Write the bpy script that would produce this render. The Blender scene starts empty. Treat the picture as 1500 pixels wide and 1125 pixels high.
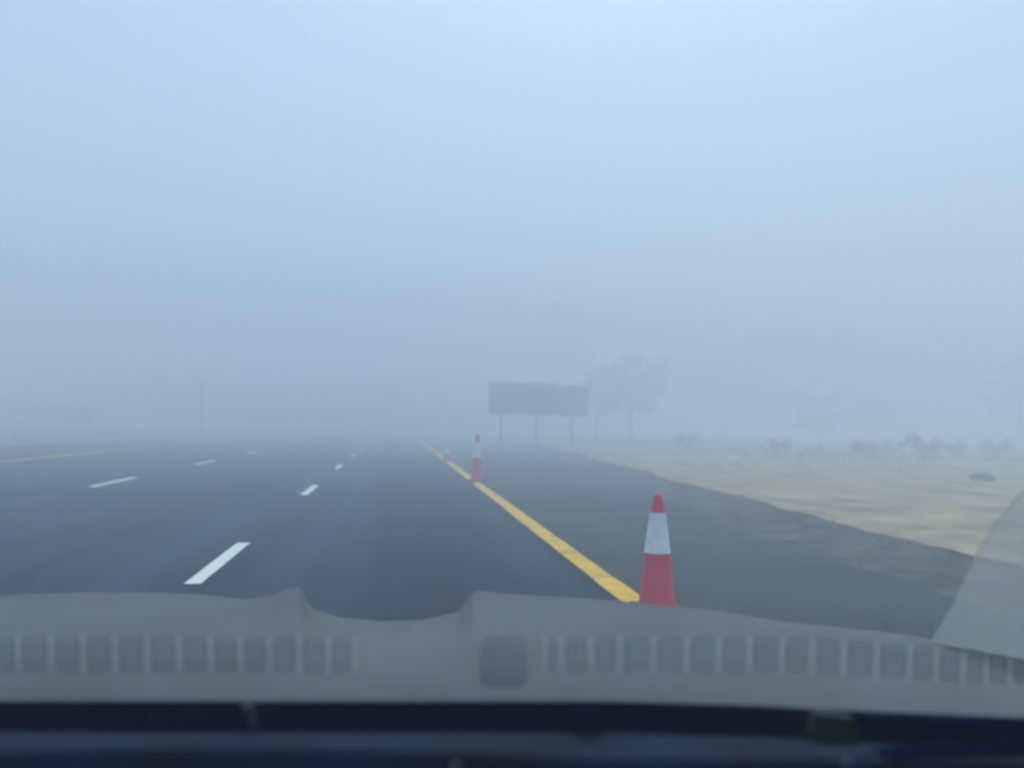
import bpy, bmesh, math, random
from mathutils import Vector, Matrix, noise
random.seed(7)
R = math.radians
scene = bpy.context.scene
col = scene.collection

# ------------------------------------------------------------------ camera
CAM_H = 1.30
FPX = 1150.0                      # focal length in pixels of the 1500 px wide photograph
camd = bpy.data.cameras.new('camera'); cam = bpy.data.objects.new('camera', camd); col.objects.link(cam)
camd.sensor_width = 36; camd.lens = FPX / 1500 * 36
camd.clip_start = 0.02; camd.clip_end = 5000
yaw, pitch, roll = math.atan2(170, FPX), math.atan2(59, FPX), 0.02
rot = Matrix.Rotation(-yaw, 4, 'Z') @ Matrix.Rotation(math.pi/2 + pitch, 4, 'X') @ Matrix.Rotation(roll, 4, 'Z')
cam.matrix_world = Matrix.Translation((0, 0, CAM_H)) @ rot
scene.camera = cam
camd.dof.use_dof = True; camd.dof.focus_distance = 1.9; camd.dof.aperture_fstop = 2.8
CW = cam.matrix_world.copy()
def ray(px, py):
    return (CW.to_3x3() @ Vector(((px-750)/FPX, -(py-562.5)/FPX, -1)))
def at(px, py, d):                # point seen at a pixel, at a distance along the view
    return CW.translation + ray(px, py) * d
def ground(px, py):
    r = ray(px, py); return CW.translation + r * (CAM_H / -r.z)
def at_y(px, py, Y):              # point seen at a pixel, Y metres down the road
    r = ray(px, py); return CW.translation + r * (Y / r.y)

# ------------------------------------------------------------------ materials
def mat(name, base, rough=0.8, spec=0.3, scale=None, var=0.2, bump=0.0, bscale=None, base2=None, detail=6, coat=0.0, metal=0.0, stretch=None):
    m = bpy.data.materials.new(name); m.use_nodes = True
    nt = m.node_tree; b = nt.nodes['Principled BSDF']
    b.inputs['Roughness'].default_value = rough
    b.inputs['Specular IOR Level'].default_value = spec
    b.inputs['Coat Weight'].default_value = coat
    b.inputs['Metallic'].default_value = metal
    tc = nt.nodes.new('ShaderNodeTexCoord'); mp = nt.nodes.new('ShaderNodeMapping')
    nt.links.new(tc.outputs['Object'], mp.inputs['Vector'])
    if stretch: mp.inputs['Scale'].default_value = stretch
    if scale:
        n = nt.nodes.new('ShaderNodeTexNoise'); n.inputs['Scale'].default_value = scale; n.inputs['Detail'].default_value = detail
        n.inputs['Roughness'].default_value = 0.6
        nt.links.new(mp.outputs['Vector'], n.inputs['Vector'])
        cr = nt.nodes.new('ShaderNodeValToRGB')
        cr.color_ramp.elements[0].position = 0.3; cr.color_ramp.elements[1].position = 0.7
        c2 = base2 or base
        lo = tuple(c*(1-var) for c in base); hi = tuple(min(1, c*(1+var)) for c in c2)
        cr.color_ramp.elements[0].color = (*lo, 1); cr.color_ramp.elements[1].color = (*hi, 1)
        nt.links.new(n.outputs['Fac'], cr.inputs['Fac']); nt.links.new(cr.outputs['Color'], b.inputs['Base Color'])
    else:
        b.inputs['Base Color'].default_value = (*base, 1)
    if bump:
        n2 = nt.nodes.new('ShaderNodeTexNoise'); n2.inputs['Scale'].default_value = bscale or 60; n2.inputs['Detail'].default_value = 8
        nt.links.new(tc.outputs['Object'], n2.inputs['Vector'])
        bp = nt.nodes.new('ShaderNodeBump'); bp.inputs['Strength'].default_value = bump; bp.inputs['Distance'].default_value = 0.02
        nt.links.new(n2.outputs['Fac'], bp.inputs['Height']); nt.links.new(bp.outputs['Normal'], b.inputs['Normal'])
    return m

M = {}
M['asphalt'] = mat('asphalt', (.006,.018,.036), .9, .05, .9, .7, .5, 45, stretch=(1.3,.03,1), base2=(.020,.034,.052))
M['shoulder'] = mat('shoulder_asphalt', (.048,.062,.064), .9, .06, .8, .25, .6, 40)
M['sand'] = mat('sand', (.25,.215,.15), .95, .03, .9, .28, .8, 3, base2=(.44,.345,.20))
M['gravel'] = mat('gravel', (.055,.053,.052), .95, .03, 2.2, .35, .9, 18, base2=(.115,.105,.097))
M['verge'] = mat('verge_soil', (.19,.20,.10), .95, .03, .25, .25, .8, 3, base2=(.37,.33,.20))
M['white'] = mat('white_paint', (.86,.88,.79), .7, .2, 9, .05, .3, 60)
M['yellow'] = mat('yellow_paint', (.86,.51,.035), .7, .2, 2.5, .12, .3, 60)
def wear(m, scale, lo, hi, amount):
    nt = m.node_tree; b = nt.nodes['Principled BSDF']; src = b.inputs['Base Color'].links[0].from_socket
    tc = nt.nodes.new('ShaderNodeTexCoord'); n = nt.nodes.new('ShaderNodeTexNoise'); n.inputs['Scale'].default_value = scale; n.inputs['Detail'].default_value = 10; n.inputs['Roughness'].default_value = .7
    nt.links.new(tc.outputs['Object'], n.inputs['Vector'])
    mr = nt.nodes.new('ShaderNodeMapRange'); mr.inputs['From Min'].default_value = lo; mr.inputs['From Max'].default_value = hi; mr.inputs['To Max'].default_value = amount
    nt.links.new(n.outputs['Fac'], mr.inputs['Value'])
    mx = nt.nodes.new('ShaderNodeMix'); mx.data_type = 'RGBA'; mx.inputs[7].default_value = (.06,.065,.06,1)
    nt.links.new(mr.outputs['Result'], mx.inputs[0]); nt.links.new(src, mx.inputs[6]); nt.links.new(mx.outputs[2], b.inputs['Base Color'])
wear(M['yellow'], 4, .50, .66, .55); wear(M['white'], 7, .60, .75, .5)
M['conered'] = mat('cone_red', (.74,.012,.050), .5, .4, 6, .1)
M['conewhite'] = mat('reflective_white', (.80,.80,.82), .4, .5, 8, .05)
wear(M['conered'], 12, .55, .75, .45); wear(M['conewhite'], 10, .55, .75, .30)
M['rubber'] = mat('black_rubber', (.04,.04,.042), .7, .3, 10, .2)
M['sign'] = mat('sign_back', (.13,.135,.14), .7, .2, .5, .25)
M['steel'] = mat('galvanised_steel', (.24,.25,.25), .7, .2, 3, .15)
M['bark'] = mat('bark', (.09,.07,.05), .95, .1, 4, .3, 1, 12, stretch=(4,4,1))
M['leaf'] = mat('leaf', (.05,.075,.035), .7, .3, 1.1, .5, base2=(.08,.11,.045))
M['leafdark'] = mat('leaf_dark', (.045,.05,.045), .7, .3, 1.1, .5, base2=(.065,.08,.05))
M['scrub'] = mat('scrub', (.15,.16,.09), .85, .05, 1.3, .35, base2=(.24,.22,.13))
M['dry'] = mat('dry_stalks', (.20,.17,.09), .9, .05, 2, .3, base2=(.28,.23,.13))
M['rock'] = mat('rock', (.05,.05,.05), .9, .2, 3, .3, 1, 8)
M['dash'] = mat('dashboard_vinyl', (.138,.156,.162), .8, .15, 7, .08, .1, 300)  # this and the following vent tones paint in the windscreen reflection
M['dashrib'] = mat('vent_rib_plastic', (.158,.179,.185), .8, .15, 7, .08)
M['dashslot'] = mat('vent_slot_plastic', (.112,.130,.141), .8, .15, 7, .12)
M['dashdark'] = mat('dark_grey_plastic', (.098,.113,.128), .8, .2, 7, .12)
M['navy'] = mat('navy_plastic', (.002,.011,.029), .65, .08, 14, .6)  # strong mottling paints in faint lighter reflections
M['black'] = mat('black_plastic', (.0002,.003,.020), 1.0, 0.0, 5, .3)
M['speck'] = mat('speck_plastic', (.10,.12,.14), .6, .3)

# see-through pane: windscreen reflection put in as a pale film on glass
gm = bpy.data.materials.new('dusty_glass'); gm.use_nodes = True
nt = gm.node_tree; pb = nt.nodes['Principled BSDF']; out = nt.nodes['Material Output']
pb.inputs['Base Color'].default_value = (.42,.44,.43,1); pb.inputs['Roughness'].default_value = .8
tr = nt.nodes.new('ShaderNodeBsdfTransparent'); mx = nt.nodes.new('ShaderNodeMixShader')
nn = nt.nodes.new('ShaderNodeTexNoise'); nn.inputs['Scale'].default_value = 9; mr = nt.nodes.new('ShaderNodeMapRange')
tcg = nt.nodes.new('ShaderNodeTexCoord'); nt.links.new(tcg.outputs['Object'], nn.inputs['Vector'])
mr.inputs['To Min'].default_value = .26; mr.inputs['To Max'].default_value = .46
nt.links.new(nn.outputs['Fac'], mr.inputs['Value']); nt.links.new(mr.outputs['Result'], mx.inputs['Fac'])
nt.links.new(tr.outputs[0], mx.inputs[1]); tl = nt.nodes.new('ShaderNodeBsdfTranslucent'); tl.inputs['Color'].default_value = (.50,.54,.54,1)
m2 = nt.nodes.new('ShaderNodeMixShader'); m2.inputs['Fac'].default_value = .6
nt.links.new(pb.outputs[0], m2.inputs[1]); nt.links.new(tl.outputs[0], m2.inputs[2]); nt.links.new(m2.outputs[0], mx.inputs[2]); nt.links.new(mx.outputs[0], out.inputs['Surface'])
M['glass'] = gm

# ------------------------------------------------------------------ helpers
def tag(o, label=None, cat=None, group=None, kind=None):
    if label: o['label'] = label
    if cat: o['category'] = cat
    if group: o['group'] = group
    if kind: o['kind'] = kind
    return o
def link(name, bm, m, parent=None, smooth=False):
    me = bpy.data.meshes.new(name); bmesh.ops.recalc_face_normals(bm, faces=bm.faces)
    bm.to_mesh(me); bm.free()
    if smooth:
        for p in me.polygons: p.use_smooth = True
    me.materials.append(m)
    o = bpy.data.objects.new(name, me); col.objects.link(o)
    if parent: o.parent = parent
    return o
def empty(name, loc, rz=0):
    o = bpy.data.objects.new(name, None); o.location = loc; o.rotation_euler = (0,0,rz); o.empty_display_size = .2
    col.objects.link(o); return o
def copy_tree(o, parent=None):
    c = o.copy(); col.objects.link(c); c.parent = parent
    for ch in list(o.children): copy_tree(ch, c)
    return c
def box(bm, c, s, rz=0, bevel=0):
    r = bmesh.ops.create_cube(bm, size=1, matrix=Matrix.Translation(c) @ Matrix.Rotation(rz,4,'Z') @ Matrix.Diagonal((*s,1)))
    if bevel:
        es = {e for v in r['verts'] for e in v.link_edges}
        bmesh.ops.bevel(bm, geom=list(es), offset=bevel, segments=2, affect='EDGES')
def tube(bm, pts, radii, n=8, cap=True):
    rings = []
    for i, p in enumerate(pts):
        p = Vector(p)
        d = (Vector(pts[min(i+1,len(pts)-1)]) - Vector(pts[max(i-1,0)])).normalized()
        a = d.orthogonal().normalized(); b = d.cross(a)
        rings.append([bm.verts.new(p + (a*math.cos(2*math.pi*k/n) + b*math.sin(2*math.pi*k/n))*radii[i]) for k in range(n)])
    for i in range(len(rings)-1):
        A, B = rings[i], rings[i+1]
        # align start
        best = min(range(n), key=lambda s: (A[0].co-B[s].co).length)
        fwd = (A[1].co-B[(best+1)%n].co).length <= (A[1].co-B[(best-1)%n].co).length
        for k in range(n):
            s = 1 if fwd else -1
            try: bm.faces.new((A[k], A[(k+1)%n], B[(best+s*(k+1))%n], B[(best+s*k)%n]))
            except ValueError: pass
    if cap:
        bm.faces.new(rings[0]); bm.faces.new(rings[-1])
def lathe(bm, prof, n=32, cap_top=True, cap_bot=False):
    rs = [[bm.verts.new((r*math.cos(2*math.pi*k/n), r*math.sin(2*math.pi*k/n), z)) for k in range(n)] for r, z in prof]
    for A, B in zip(rs, rs[1:]):
        for k in range(n): bm.faces.new((A[k],A[(k+1)%n],B[(k+1)%n],B[k]))
    if cap_top: bm.faces.new(rs[-1])
    if cap_bot: bm.faces.new(rs[0])
def strip(name, x0, x1, y0, y1, z, m, step=2.0, jit=0.0, thick=0.0, parent=None, nx=1, seed=0):
    """a sheet along the road; its long edges wander by jit metres"""
    bm = bmesh.new(); rows = []
    n = max(1, int((y1-y0)/step))
    for i in range(n+1):
        y = y0 + (y1-y0)*i/n; row = []
        for k in range(nx+1):
            t = k/nx
            e0 = jit*noise.noise((y*1.7, seed, 0)); e1 = jit*noise.noise((y*1.7, seed+9, 0))
            row.append(bm.verts.new((x0+e0+(x1+e1+(drift(y) if name == 'shoulder' else 0)-x0-e0)*t, y, z)))
        rows.append(row)
    for A, B in zip(rows, rows[1:]):
        for k in range(nx): bm.faces.new((A[k],A[k+1],B[k+1],B[k]))
    return link(name, bm, m, parent)

# ------------------------------------------------------------------ setting
def drift(y): return .085*max(0, min(y, 45)-9)
FAR = 620
bm = bmesh.new()
xs = [-FAR,-200,-80,-40,-20,-16] + [5.0+i*.5 for i in range(0,60)] + [36,42,50,60,80,120,200,FAR]
ys = [-FAR,-100,-20,-5] + [i*.75 for i in range(0,110)] + [90,100,120,160,250,FAR]
def gz(x, y):
    x -= drift(y)
    if x < 5.0 or x > 120 or y > 120 or y < -10: return 0.0
    a = min(1, (x-5.0)/2.0)
    return a*(.10*noise.noise((x*.22,y*.18,3)) + .05*noise.noise((x*.9,y*.8,5)) + .07)
vv = [[bm.verts.new((x, y, gz(x,y))) for x in xs] for y in ys]
for j in range(len(ys)-1):
    for i in range(len(xs)-1): bm.faces.new((vv[j][i],vv[j][i+1],vv[j+1][i+1],vv[j+1][i]))
g = link('ground', bm, M['sand'], smooth=True); tag(g, kind='structure')

XR, XD, XL2, XYL = 1.78, -1.52, -5.42, -10.45
YM = 400
tag(strip('verge', -60, -15.2, -20, YM, .004, M['verge'], 1.5, .5), kind='structure')
tag(strip('road', -15.4, XR+.02, -20, YM, .008, M['asphalt'], 2, .1), kind='structure')
tag(strip('shoulder', XR-.1, 4.55, -20, YM, .012, M['shoulder'], .8, .12, seed=4), kind='structure')

# dark gravel bank between the shoulder and the sand
bm = bmesh.new(); rows = []
prof = [(4.25,.0),(4.45,.02),(4.7,.035),(5.0,.06),(5.3,.10),(5.5,.12),(5.7,.09),(6.0,.0)]
yy = -6
while yy < 130:
    rows.append([bm.verts.new((x + drift(yy) + .16*noise.noise((yy*.9,k,2)) + .22*noise.noise((yy*.2,1,2)), yy, z + (.05*noise.noise((x*4,yy*2.3,0)) if z>.01 else 0))) for k,(x,z) in enumerate(prof)])
    yy += .3
for A, B in zip(rows, rows[1:]):
    for k in range(len(prof)-1): bm.faces.new((A[k],A[k+1],B[k+1],B[k]))
tag(link('gravel_bank', bm, M['gravel'], smooth=True), kind='structure')

# painted lines
def mark(name, x0, x1, y0, y1, m, label, cat, group=None, z=.017, jit=.0, seed=0, step=.25):
    return tag(strip(name, x0, x1, y0, y1, z, m, step, jit, seed=seed), label, cat, group)
def paint(o):                       # road paint belongs to the road surface
    o['kind'] = 'structure'
    for k in ('label','category','group'):
        if k in o: del o[k]
paint(mark('yellow_edge_line', XR-.10, XR+.10, -4, 150, M['yellow'], '', '', jit=.014))
paint(mark('yellow_edge_line', XYL-.14, XYL+.14, 2, 150, M['yellow'], '', '', jit=.02, seed=3, step=.5))
for k in range(-1, 8):
    y0 = 6.45 + 7.5*k
    paint(mark('lane_dash', XD-.065, XD+.065, y0, y0+2.1, M['white'], '', '', jit=.006, seed=k))
    paint(mark('lane_dash', XL2-.08, XL2+.08, y0+1.35, y0+3.8, M['white'], '', '', jit=.006, seed=k+20))

# ------------------------------------------------------------------ traffic cones
def make_cone(H=1.0):
    root = empty('traffic_cone', (0,0,0))
    bm = bmesh.new(); box(bm, (0,0,.02), (.34,.34,.038), bevel=.012); link('base', bm, M['rubber'], root)
    bm = bmesh.new(); lathe(bm, [(.150,.039),(.148,.055),(.135,.075),(.098,.50)], cap_top=False); link('lower_body', bm, M['conered'], root, True)
    bm = bmesh.new(); lathe(bm, [(.1015,.50),(.0985,.505),(.060,.84),(.060,.845)], cap_top=False); link('reflective_band', bm, M['conewhite'], root, True)
    bm = bmesh.new(); lathe(bm, [(.057,.842),(.033,.97),(.029,.992),(.020,1.0),(.016,.99)]); link('tip', bm, M['conered'], root, True)
    return root
cone = make_cone()
CONES = [ # px, base py, height, wide, label
 (962, 898, .81, .93, 'nearest and largest red cone with white band, just right of the yellow line'),
 (698, 707, 1.05, .95, 'second red and white cone, standing on the yellow line below the grey sign'),
 (655, 676, .50, .95, 'short brownish cone fading in the fog, third along the yellow line'),
 (637, 663, .70, .90, 'faintest cone where the yellow line disappears in fog, fourth from the front'),
 (486, 637, 1.05, 1.4, 'faint reddish cone far off on the road, left of the white lane dashes'),
]
for i, (px, py, h, w, lab) in enumerate(CONES):
    o = cone if i == 0 else copy_tree(cone)
    p = ground(px, py); o.location = (p.x, p.y, .018); o.scale = (w, w, h); o.rotation_euler.z = .3*i
    tag(o, lab, 'traffic cone', 'traffic cones' if i == 4 else 'traffic cones along the yellow line')

# ------------------------------------------------------------------ road sign seen from behind / in fog
SY = 44.0
a, b_ = at_y(715, 558, SY), at_y(861, 567, SY)
lo = at_y(715, 607, SY).z
W = b_.x - a.x; top = (a.z+b_.z)/2; Hs = top - lo
sg = empty('road_sign', ((a.x+b_.x)/2, SY, 0)); tag(sg, 'wide grey rectangular road sign on three posts in the fog', 'road sign')
bm = bmesh.new(); box(bm, (-W*.14, 0, lo+Hs/2+.03), (W*.70, .06, Hs), bevel=.015); link('sign_panel', bm, M['sign'], sg)
bm = bmesh.new(); box(bm, (W*.36, 0, lo+Hs/2-.02), (W*.29, .06, Hs*1.0), bevel=.015); link('sign_panel', bm, M['sign'], sg)
for z in (.2,.5,.8):
    bm = bmesh.new(); box(bm, (0,-.075, lo+Hs*z), (W*.96,.05,.09)); link('rail', bm, M['sign'], sg)
for px in (734, 786, 838):
    p = at_y(px, 620, SY+.15); bm = bmesh.new()
    box(bm, (p.x-sg.location.x, .15, (lo+Hs*.9)/2), (.12,.12,lo+Hs*.9)); link('post', bm, M['sign'], sg)

# ------------------------------------------------------------------ trees
def leaf_cloud(bm, c, rad, n, size, rng):
    for _ in range(n):
        d = Vector((rng.gauss(0,1), rng.gauss(0,1), rng.gauss(0,1))).normalized() * (rng.random()**.45)
        p = Vector(c) + Vector((d.x*rad[0], d.y*rad[1], d.z*rad[2]))
        u = Vector((rng.gauss(0,1), rng.gauss(0,1), rng.gauss(0,.6))).normalized(); v = u.orthogonal().normalized()
        v = (v*math.cos(rng.random()*6) + u.cross(v)*math.sin(rng.random()*6)).normalized()
        s = size*rng.uniform(.5,1.3)
        vs = [bm.verts.new(p+u*s), bm.verts.new(p+v*s*.45), bm.verts.new(p-u*s), bm.verts.new(p-v*s*.45)]
        bm.faces.new(vs)
def tree(base, H, W, seed, label, leaf='leaf', trunk_h=.35, dens=1.0, name='tree', group=None, cat='tree'):
    rng = random.Random(seed); root = empty(name, base)
    tag(root, label, cat, group)
    bm = bmesh.new(); cr = bmesh.new()
    lean = rng.uniform(-.05,.05)*H; t = trunk_h*H
    tube(bm, [(0,0,-.1),(lean*.3,0,t*.5),(lean*.6,.02,t),(lean,0,H*.75)], [.030*H+.05,.022*H,.018*H,.006*H], 9)
    nl = 9
    for i in range(nl):
        a = i*2.4+rng.random(); z0 = t*(.75+.45*i/nl) + .1*H*i/nl
        L = W*.5*rng.uniform(.55,1.0); zz = min(H*.93, z0 + H*rng.uniform(.10,.42)*(1.2 - abs(i/nl-.5)))
        e = Vector((math.cos(a)*L+lean, math.sin(a)*L, zz)); s = Vector((lean*.6,0,z0)); mid = s.lerp(e,.5)+Vector((0,0,.04*H))
        tube(bm, [s,mid,e], [.012*H,.008*H,.003*H], 6)
        for q in range(4):
            c = s.lerp(e, rng.uniform(.55,1.1)) + Vector((rng.gauss(0,.09)*W, rng.gauss(0,.09)*W, rng.gauss(0,.05)*H))
            c.z = min(c.z, H*.94)
            rr = W*rng.uniform(.09,.19)
            leaf_cloud(cr, c, (rr,rr,rr*.7), int(190*dens), .013*H+.05, rng)
    link('trunk', bm, M['bark'], root, True); link('crown', cr, M[leaf], root)
    return root
def place_tree(px, py_base, py_top, wpx, Y, seed, label, **k):
    p = at_y(px, py_base, Y); s = (ray(px,600).length and Y/ray(px,600).y)/FPX
    H = (py_base-py_top)*s - (0 - 0); z = 0
    topz = at_y(px, py_top, Y).z
    return tree((p.x, Y, 0), topz, wpx*s, seed, label, **k)
gt = 'trees in the fog right of the road'
place_tree(925, 650, 512, 100, 64, 1, 'grey tree with full crown just right of the sign, darkest of the trees', leaf='leafdark', group=gt)
place_tree(872, 650, 510, 75, 68, 2, 'faint narrow tree rising behind the right end of the sign', leaf='leafdark', group=gt)
place_tree(830, 650, 425, 50, 108, 3, 'tallest barely visible thin tree rising behind the sign', leaf='leafdark', group=gt, dens=.7)
place_tree(1200, 655, 562, 80, 66, 4, 'bluish grey tree standing alone in the middle of the field', leaf='leafdark', group=gt)
place_tree(1265, 655, 580, 70, 76, 5, 'small pale tree right behind the lone bluish tree', group=gt)
place_tree(1060, 655, 470, 190, 92, 6, 'wide pale tree barely seen through fog, between sign and lone tree', group=gt)
place_tree(1190, 655, 440, 230, 96, 7, 'broad high tree nearly lost in fog above the lone bluish tree', group=gt)
place_tree(1498, 665, 500, 80, 68, 8, 'tall grey tree cut off by the right edge of the view', leaf='leafdark', group=gt)
place_tree(110, 618, 590, 70, 80, 9, 'low round tree beyond the left verge', group='trees beyond the left verge')
place_tree(20, 618, 580, 110, 84, 10, 'broad low tree at the far left edge of the view', group='trees beyond the left verge')

# roadside bushes
def bush(p, w, h, seed, label, group, m='scrub'):
    rng = random.Random(seed); root = empty('bush', (p[0], p[1], gz(p[0],p[1]))); tag(root, label, 'bush', group)
    st = bmesh.new(); fo = bmesh.new()
    for i in range(7):
        a = rng.random()*6.28; e = Vector((math.cos(a)*w*.35, math.sin(a)*w*.35, h*rng.uniform(.5,.85)))
        tube(st, [(0,0,-.03), e*.5+Vector((0,0,.05)), e], [.02,.013,.005], 5)
        leaf_cloud(fo, e, (w*.26,w*.26,h*.26), 110, .05, rng)
    leaf_cloud(fo, (0,0,h*.35), (w*.45,w*.45,h*.33), 220, .05, rng)
    link('stems', st, M['bark'], root); link('foliage', fo, M[m], root)
B = [(1008,662,34,.9,'low bush between the trees and the sandy bank'),
     (1270,676,40,1.1,'dark bush right of the lone bluish tree'),
     (1355,680,46,1.2,'widest dark bush at the far side of the sandy field'),
     (1400,672,36,1.0,'bush between the widest dark bush and the dark rock'),
     (1462,676,44,1.1,'dark bush just beyond the dark rock'),
     (1140,668,34,.9,'faint bush left of the lone bluish tree'),
     (1310,668,30,.9,'small faint bush behind the sandy field')]
for i, (px, py, w, h, lab) in enumerate(B):
    p = ground(px, py); bush((p.x,p.y), w*p.y/FPX*1.1, h, 40+i, lab, 'bushes across the sandy field')
LB = [(45,622,60,.7,'long low bush at the left edge beyond the road'),
      (150,621,50,.7,'low bush beyond the road, second from the left'),
      (235,621,46,.6,'low bush just left of the thin pole'),
      (350,622,44,.6,'low bush just right of the thin pole')]
for i, (px, py, w, h, lab) in enumerate(LB):
    p = ground(px, py+8); bush((p.x,p.y), w*p.y/FPX, h, 60+i, lab, 'bushes beyond the left verge')

# dry grass / weeds as ground cover on both sides
def tufts(name, spots, m, hh):
    bm = bmesh.new(); rng = random.Random(5)
    for (x, y) in spots:
        z = gz(x, y)
        for k in range(9):
            a = rng.random()*6.28; L = hh*rng.uniform(.5,1.2); dx, dy = math.cos(a), math.sin(a)
            w = .012; sp = rng.uniform(.2,.8)*L
            v = [bm.verts.new((x-dy*w, y+dx*w, z)), bm.verts.new((x+dy*w, y-dx*w, z)), bm.verts.new((x+dx*sp, y+dy*sp, z+L))]
            bm.faces.new(v)
    return tag(link(name, bm, m), kind='stuff')
rng = random.Random(11)
sp = []
while len(sp) < 1500:
    x, y = rng.uniform(6.2, 45), rng.uniform(4, 70)
    if y > 22 and noise.noise((x*.25,y*.25,8)) > .0: sp.append((x, y))
tufts('dry_grass', sp, M['dry'], .08)
sp = []
while len(sp) < 5000:
    x, y = rng.uniform(-48, -15.6), rng.uniform(12, 90)
    if noise.noise((x*.2,y*.2,1)) > -.1: sp.append((x, y))
tufts('verge_grass', sp, M['leaf'], .28)
# continuous low undergrowth across the far side of the field and along the left verge
def undergrowth(name, n, xr, yr, hh, seed, thr, m='scrub'):
    bm = bmesh.new(); rng = random.Random(seed); k = 0
    while k < n:
        x, y = rng.uniform(*xr), rng.uniform(*yr)
        q = noise.noise((x*.13, y*.10, seed))
        if q < thr: continue
        k += 1; h = hh*(.4+1.2*max(0,q))*rng.uniform(.5,1.3)
        leaf_cloud(bm, (x, y, gz(x,y)+h*.45), (h*.9,h*.9,h*.5), 22, .06, rng)
    return tag(link(name, bm, M[m]), kind='stuff')
undergrowth('undergrowth', 1500, (12, 70), (28, 70), .75, 21, -.15)
undergrowth('undergrowth', 900, (-60, -19), (22, 80), .6, 33, -.1, 'leaf')
# loose stones along the bank
bm = bmesh.new()
for k in range(500):
    y = rng.uniform(2, 40); x = 5.0 + rng.gauss(0,.45) + drift(y); s = rng.uniform(.006,.022)
    if x < 4.3+drift(y): continue
    r = bmesh.ops.create_icosphere(bm, subdivisions=1, radius=s, matrix=Matrix.Translation((x,y,.03+s*.3+(.09 if 5.1<x-drift(y)<5.8 else 0))) @ Matrix.Rotation(rng.random()*6,4,'Z') @ Matrix.Diagonal((1,rng.uniform(.6,1.3),rng.uniform(.5,.8),1)))
tag(link('loose_stones', bm, M['gravel']), kind='stuff')

# dark rock in the field
p = ground(1440, 706)
bm = bmesh.new(); bmesh.ops.create_icosphere(bm, subdivisions=3, radius=.34, matrix=Matrix.Diagonal((1,.7,.42,1)))
for v in bm.verts: v.co *= 1 + .3*noise.noise(v.co*4)
o = link('rock', bm, M['rock'], smooth=True); o.location = (p.x, p.y, gz(p.x,p.y)+.07); tag(o, 'flat dark rock lying alone on the sandy field at right', 'rock')

# thin pole beyond the left verge
PY = 58
p = at_y(294, 620, PY); tz = at_y(294, 556, PY).z
root = empty('utility_pole', (p.x, PY, 0)); tag(root, 'thin grey pole beyond the left edge of the road', 'pole')
bm = bmesh.new(); tube(bm, [(0,0,-.1),(0,0,tz)], [.08,.06], 10); link('shaft', bm, M['steel'], root, True)
bm = bmesh.new(); box(bm, (0,0,tz-.12), (.5,.06,.06)); link('crossarm', bm, M['steel'], root)

# ------------------------------------------------------------------ the car we look out of
car = empty('car', (0, 0.6, 0)); tag(car, 'grey dashboard of the car below the view, with slotted vents', 'car')
inv = Matrix.Translation((0,-.6,0))
RIDGE = [(-160,884),(-60,880),(0,874),(40,870),(120,868),(240,868),(310,872),(360,878),(395,872),(425,862),(438,858),(446,878),(462,894),(500,904),(560,910),(620,908),(668,897),(683,882),(693,867),(712,866),(740,870),(800,873),(900,880),(980,888),(1050,893),(1100,903),(1150,911),(1240,920),(1330,930),(1400,943),(1500,965),(1560,978),(1660,1000)]
def lerp_pts(P, x):
    if x <= P[0][0]: return P[0][1]
    for (x0,y0),(x1,y1) in zip(P,P[1:]):
        if x <= x1:
            t = (x-x0)/(x1-x0); t = t*t*(3-2*t) if abs(y1-y0) > 8 and abs(x1-x0) < 40 else t
            return y0+(y1-y0)*t
    return P[-1][1]
SMOOTH = [(-160,884),(0,874),(400,872),(560,895),(700,872),(980,888),(1150,911),(1330,930),(1500,965),(1660,1000)]
LIP = [(-160,1034),(0,1035),(900,1037),(1100,1042),(1300,1053),(1500,1062),(1660,1070)]
DF, DN = .92, .60
def refl_pt(px, t, up=0):
    yr, yb = lerp_pts(RIDGE, px), lerp_pts(LIP, px)
    base = 905 + max(0,(px-1200))*.2          # the flat part of the top; humps rise from it
    ys_ = lerp_pts(SMOOTH, px)
    py = ys_ + (yb-ys_)*t + (yr-ys_)*(1-t)**4
    q = 1/DF + (1/DN-1/DF)*t + .10*math.sin(math.pi*t)
    return at(px, py, 1/q) + Vector((0,0,up)), py
def refl_d(px, py):
    yr, yb = lerp_pts(RIDGE, px), lerp_pts(LIP, px); ys_ = lerp_pts(SMOOTH, px); t = (py-ys_)/(yb-ys_)
    return refl_pt(px, t)[0], t
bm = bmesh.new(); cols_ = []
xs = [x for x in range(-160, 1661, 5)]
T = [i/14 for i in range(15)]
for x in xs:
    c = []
    p0 = refl_pt(x,0)[0]
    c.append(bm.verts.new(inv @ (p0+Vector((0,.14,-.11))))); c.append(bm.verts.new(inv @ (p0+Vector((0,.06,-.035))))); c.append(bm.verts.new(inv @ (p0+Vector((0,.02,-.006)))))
    for t in T: c.append(bm.verts.new(inv @ refl_pt(x,t)[0]))
    p1 = refl_pt(x,1)[0]
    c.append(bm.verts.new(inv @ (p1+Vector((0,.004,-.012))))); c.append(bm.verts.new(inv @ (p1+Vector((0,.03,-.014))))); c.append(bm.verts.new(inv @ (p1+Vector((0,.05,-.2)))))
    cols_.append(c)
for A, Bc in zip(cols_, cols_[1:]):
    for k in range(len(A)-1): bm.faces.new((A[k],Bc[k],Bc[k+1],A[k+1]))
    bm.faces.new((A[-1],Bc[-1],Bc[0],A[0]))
refl_dash = link('dashboard', bm, M['dash'], car, True)  # opaque band standing in for the reflection in the windscreen
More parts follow.
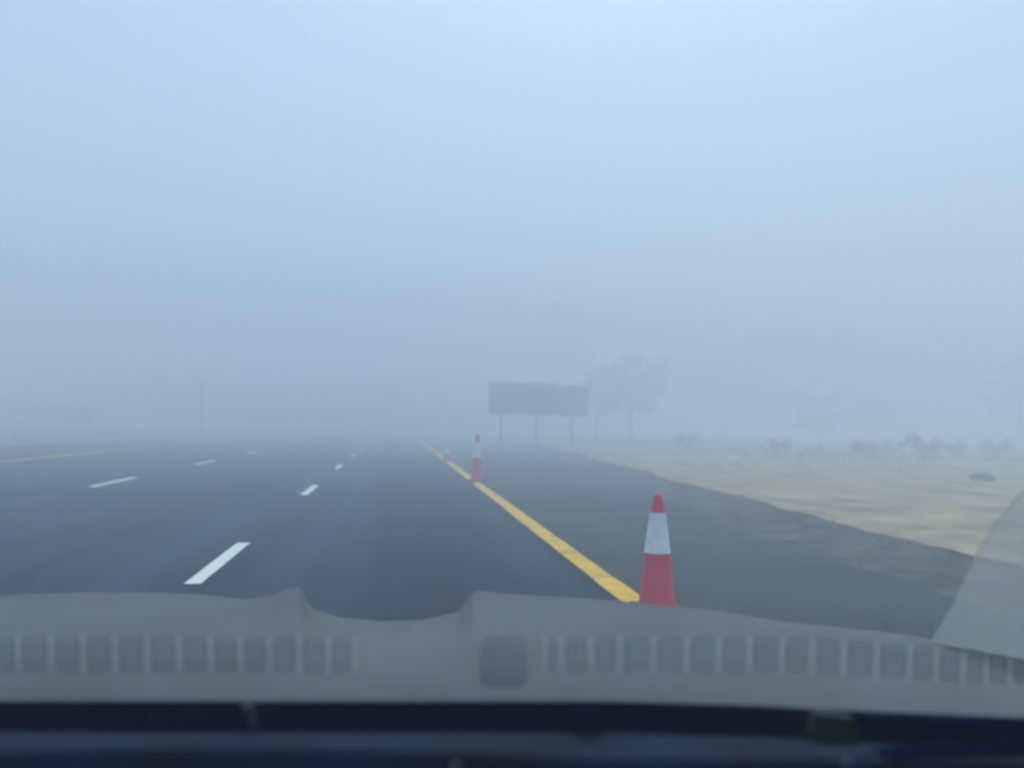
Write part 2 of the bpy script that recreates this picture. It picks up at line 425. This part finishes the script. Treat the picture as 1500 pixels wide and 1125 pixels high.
def patch(name, px0, px1, py0, py1, m, parent, up=.002, n=10, skew=0, taper=0, rounded=False):
    """a slightly raised or sunk panel with thickness that follows the dashboard top"""
    bm = bmesh.new(); nx = 4; g_ = []
    for layer in (up, up-.006):
        L = []
        for j in range(n+1):
            s = j/n; py = py0+(py1-py0)*s; row = []
            rd = 1.0
            if rounded: rd = 1 - .25*abs(2*s-1)**6
            for i in range(nx+1):
                u = i/nx; cx = (px0+px1)/2; px = cx + (px1-px0)*(u-.5)*rd + skew*(s-.5)
                row.append(bm.verts.new(inv @ (refl_d(px, py)[0]+Vector((0,0, layer if layer < 0 else layer*min(1, .12+4*s, .12+4*(1-s)))))))
            L.append(row)
        g_.append(L)
    a_, b2 = g_
    for L in g_:
        for j in range(n):
            for i in range(nx): bm.faces.new((L[j][i],L[j][i+1],L[j+1][i+1],L[j+1][i]))
    for j in range(n):
        for i in (0,nx): bm.faces.new((a_[j][i],a_[j+1][i],b2[j+1][i],b2[j][i]))
    for i in range(nx):
        for j in (0,n): bm.faces.new((a_[j][i],a_[j][i+1],b2[j][i+1],b2[j][i]))
    return link(name, bm, m, parent)
ribs = [-22,26,74,121,168,215,262,308,352,395,438,481,520] + [798,822,866,908,958,1006,1053,1098,1146,1190,1236,1284,1333,1372,1412,1445,1480,1516]  # ribs of the reflected vent, modelled as solid relief
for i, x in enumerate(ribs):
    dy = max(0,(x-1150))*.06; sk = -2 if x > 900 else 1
    patch('vent_rib', x-5.5, x+5.5, 932+dy, 990+dy, M['dashrib'], refl_dash, up=.0016, skew=sk)
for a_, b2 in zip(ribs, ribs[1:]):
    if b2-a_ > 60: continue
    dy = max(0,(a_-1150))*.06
    patch('vent_slot', a_+7.5, b2-7.5, 934+dy, 984+dy, M['dashslot'], refl_dash, up=.0010)
patch('centre_vent', 706, 770, 934, 1006, M['dashdark'], refl_dash, up=.003, n=8, rounded=True)

# dark lower pad in front of the grey reflected band
bm = bmesh.new(); cols_ = []
for x in xs:
    lip = lerp_pts(LIP, x); k = 8*((x-330)/420)**2 if x < 900 else 14
    k = min(k, 14)
    if x > 1200: k += (x-1200)*.02
    P = [(lip-14,.575,.0),(lip+37,.555,0),(lip+40,.545,0),(1084+k,.50,0),(1093+k,.478,0),(1101+k,.470,0),(1180+k,.462,0),(1320,.45,0)]
    c = [bm.verts.new(inv @ (at(x, y, d)+Vector((0,0,0)))) for y, d, _ in P[1:]]
    cols_.append(c)
for A, Bc in zip(cols_, cols_[1:]):
    for k in range(len(A)-1): bm.faces.new((A[k],Bc[k],Bc[k+1],A[k+1]))
link('lower_pad', bm, M['navy'], car, True)
def plate(name, pts, d, thick, m, parent, tilt=0):
    """a solid bar whose face has the given outline, standing across the view at distance d"""
    bm = bmesh.new()
    D = lambda y: d - tilt*(960-y)/300
    f = [bm.verts.new(inv @ at(x,y,D(y))) for x,y in pts]; bk = [bm.verts.new(inv @ (at(x,y,D(y))+Vector((0,thick,0)))) for x,y in pts]
    bm.faces.new(f); bm.faces.new(bk[::-1]); n = len(pts)
    for i in range(n): bm.faces.new((f[i],f[(i+1)%n],bk[(i+1)%n],bk[i]))
    return link(name, bm, m, parent)
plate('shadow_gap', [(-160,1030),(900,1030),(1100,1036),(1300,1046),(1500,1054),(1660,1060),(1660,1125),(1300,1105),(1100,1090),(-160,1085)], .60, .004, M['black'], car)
pad = bpy.data.objects['lower_pad']
plate('button', [(846,1040),(880,1040),(882,1066),(878,1069),(850,1069),(846,1064)], .55, .01, M['black'], pad)
plate('trim_clip', [(1196,1046),(1252,1052),(1262,1085),(1250,1098),(1200,1098),(1190,1078)], .548, .01, mat('green_grey_plastic',(.02,.03,.035),.7,.2,9,.3), pad)
plate('trim_clip', [(352,1036),(370,1036),(374,1066),(366,1070)], .55, .008, mat('blue_grey_plastic',(.02,.03,.045),.7,.2,9,.3), pad)
plate('black_bar', [(1262,1052),(1400,1058),(1660,1068),(1660,1096),(1400,1084),(1290,1081),(1268,1070)], .50, .01, M['black'], car)
wp = plate('wiper_arm', [(1290,1108),(1400,1100),(1660,1086),(1660,1104),(1400,1110),(1310,1116)], .46, .012, M['black'], car)
for (x,y,r) in ((668,1121,6),(862,1101,5),(1240,1116,6)):
    bm = bmesh.new(); bmesh.ops.create_icosphere(bm, subdivisions=2, radius=r/FPX*.455, matrix=Matrix.Translation(inv @ at(x,y,.455)) @ Matrix.Diagonal((1,.5,1,1)))
    link('screw', bm, M['speck'], pad, True)
# pillar reflection put in as a pale see-through plate at the right
GP = [(1366,940),(1400,884),(1426,826),(1458,772),(1500,722),(1560,670),(1680,640),(1680,1030),(1500,985)]
plate('side_glass', GP, .90, .004, M['glass'], car, tilt=.16)

# ------------------------------------------------------------------ fog
HT = 17.0
bm = bmesh.new(); bmesh.ops.create_cube(bm, size=1, matrix=Matrix.Translation((0,0,(HT-1)/2)) @ Matrix.Diagonal((1300,1300,HT+1,1)))
me = bpy.data.meshes.new('haze'); bm.to_mesh(me); bm.free()
hz = bpy.data.objects.new('haze', me); col.objects.link(hz); tag(hz, kind='stuff')
hm = bpy.data.materials.new('haze'); hm.use_nodes = True; nt = hm.node_tree
for n in list(nt.nodes):
    if n.type != 'OUTPUT_MATERIAL': nt.nodes.remove(n)
pv = nt.nodes.new('ShaderNodeVolumePrincipled'); pv.inputs['Color'].default_value = (.85,.93,1,1)
pv.inputs['Density'].default_value = .042; pv.inputs['Anisotropy'].default_value = .05
nt.links.new(pv.outputs[0], nt.nodes['Material Output'].inputs['Volume']); me.materials.append(hm)
hm.cycles.homogeneous_volume = True if hasattr(hm, 'cycles') else None

# ------------------------------------------------------------------ light
SE, SA = 62.0, 18.0               # sun elevation, degrees clockwise from straight ahead (+Y)
w = bpy.data.worlds.new('World'); scene.world = w; w.use_nodes = True; nt = w.node_tree
bg = nt.nodes['Background']; sky = nt.nodes.new('ShaderNodeTexSky'); sky.sky_type = 'NISHITA'; sky.sun_disc = False
sky.sun_elevation = R(SE); sky.sun_rotation = R(SA); sky.dust_density = 2.0
hs = nt.nodes.new('ShaderNodeHueSaturation'); hs.inputs['Saturation'].default_value = .82
nt.links.new(sky.outputs[0], hs.inputs['Color']); tm = nt.nodes.new('ShaderNodeMix'); tm.data_type = 'RGBA'; tm.blend_type = 'MULTIPLY'; tm.inputs[0].default_value = 1; tm.inputs[7].default_value = (.905,1.025,1.02,1)
nt.links.new(hs.outputs[0], tm.inputs[6]); nt.links.new(tm.outputs[2], bg.inputs['Color'])
bg.inputs['Strength'].default_value = .12
sd = bpy.data.lights.new('sun', 'SUN'); sd.energy = .8; sd.angle = R(14); sd.color = (1,.98,.94)
so = bpy.data.objects.new('sun', sd); col.objects.link(so)
d = Vector((math.sin(R(SA))*math.cos(R(SE)), math.cos(R(SA))*math.cos(R(SE)), math.sin(R(SE))))
so.rotation_euler = d.to_track_quat('Z','Y').to_euler(); so.location = (0,0,60)

# ------------------------------------------------------------------ render
scene.view_settings.view_transform = 'Standard'; scene.view_settings.look = 'None'
scene.view_settings.exposure = 0.92; scene.view_settings.gamma = 1
scene.render.engine = 'CYCLES'
c = scene.cycles
c.use_denoising = True
try: c.denoiser = 'OPENIMAGEDENOISE'
except Exception: pass
c.volume_bounces = 6; c.max_bounces = 10; c.diffuse_bounces = 3; c.transparent_max_bounces = 12
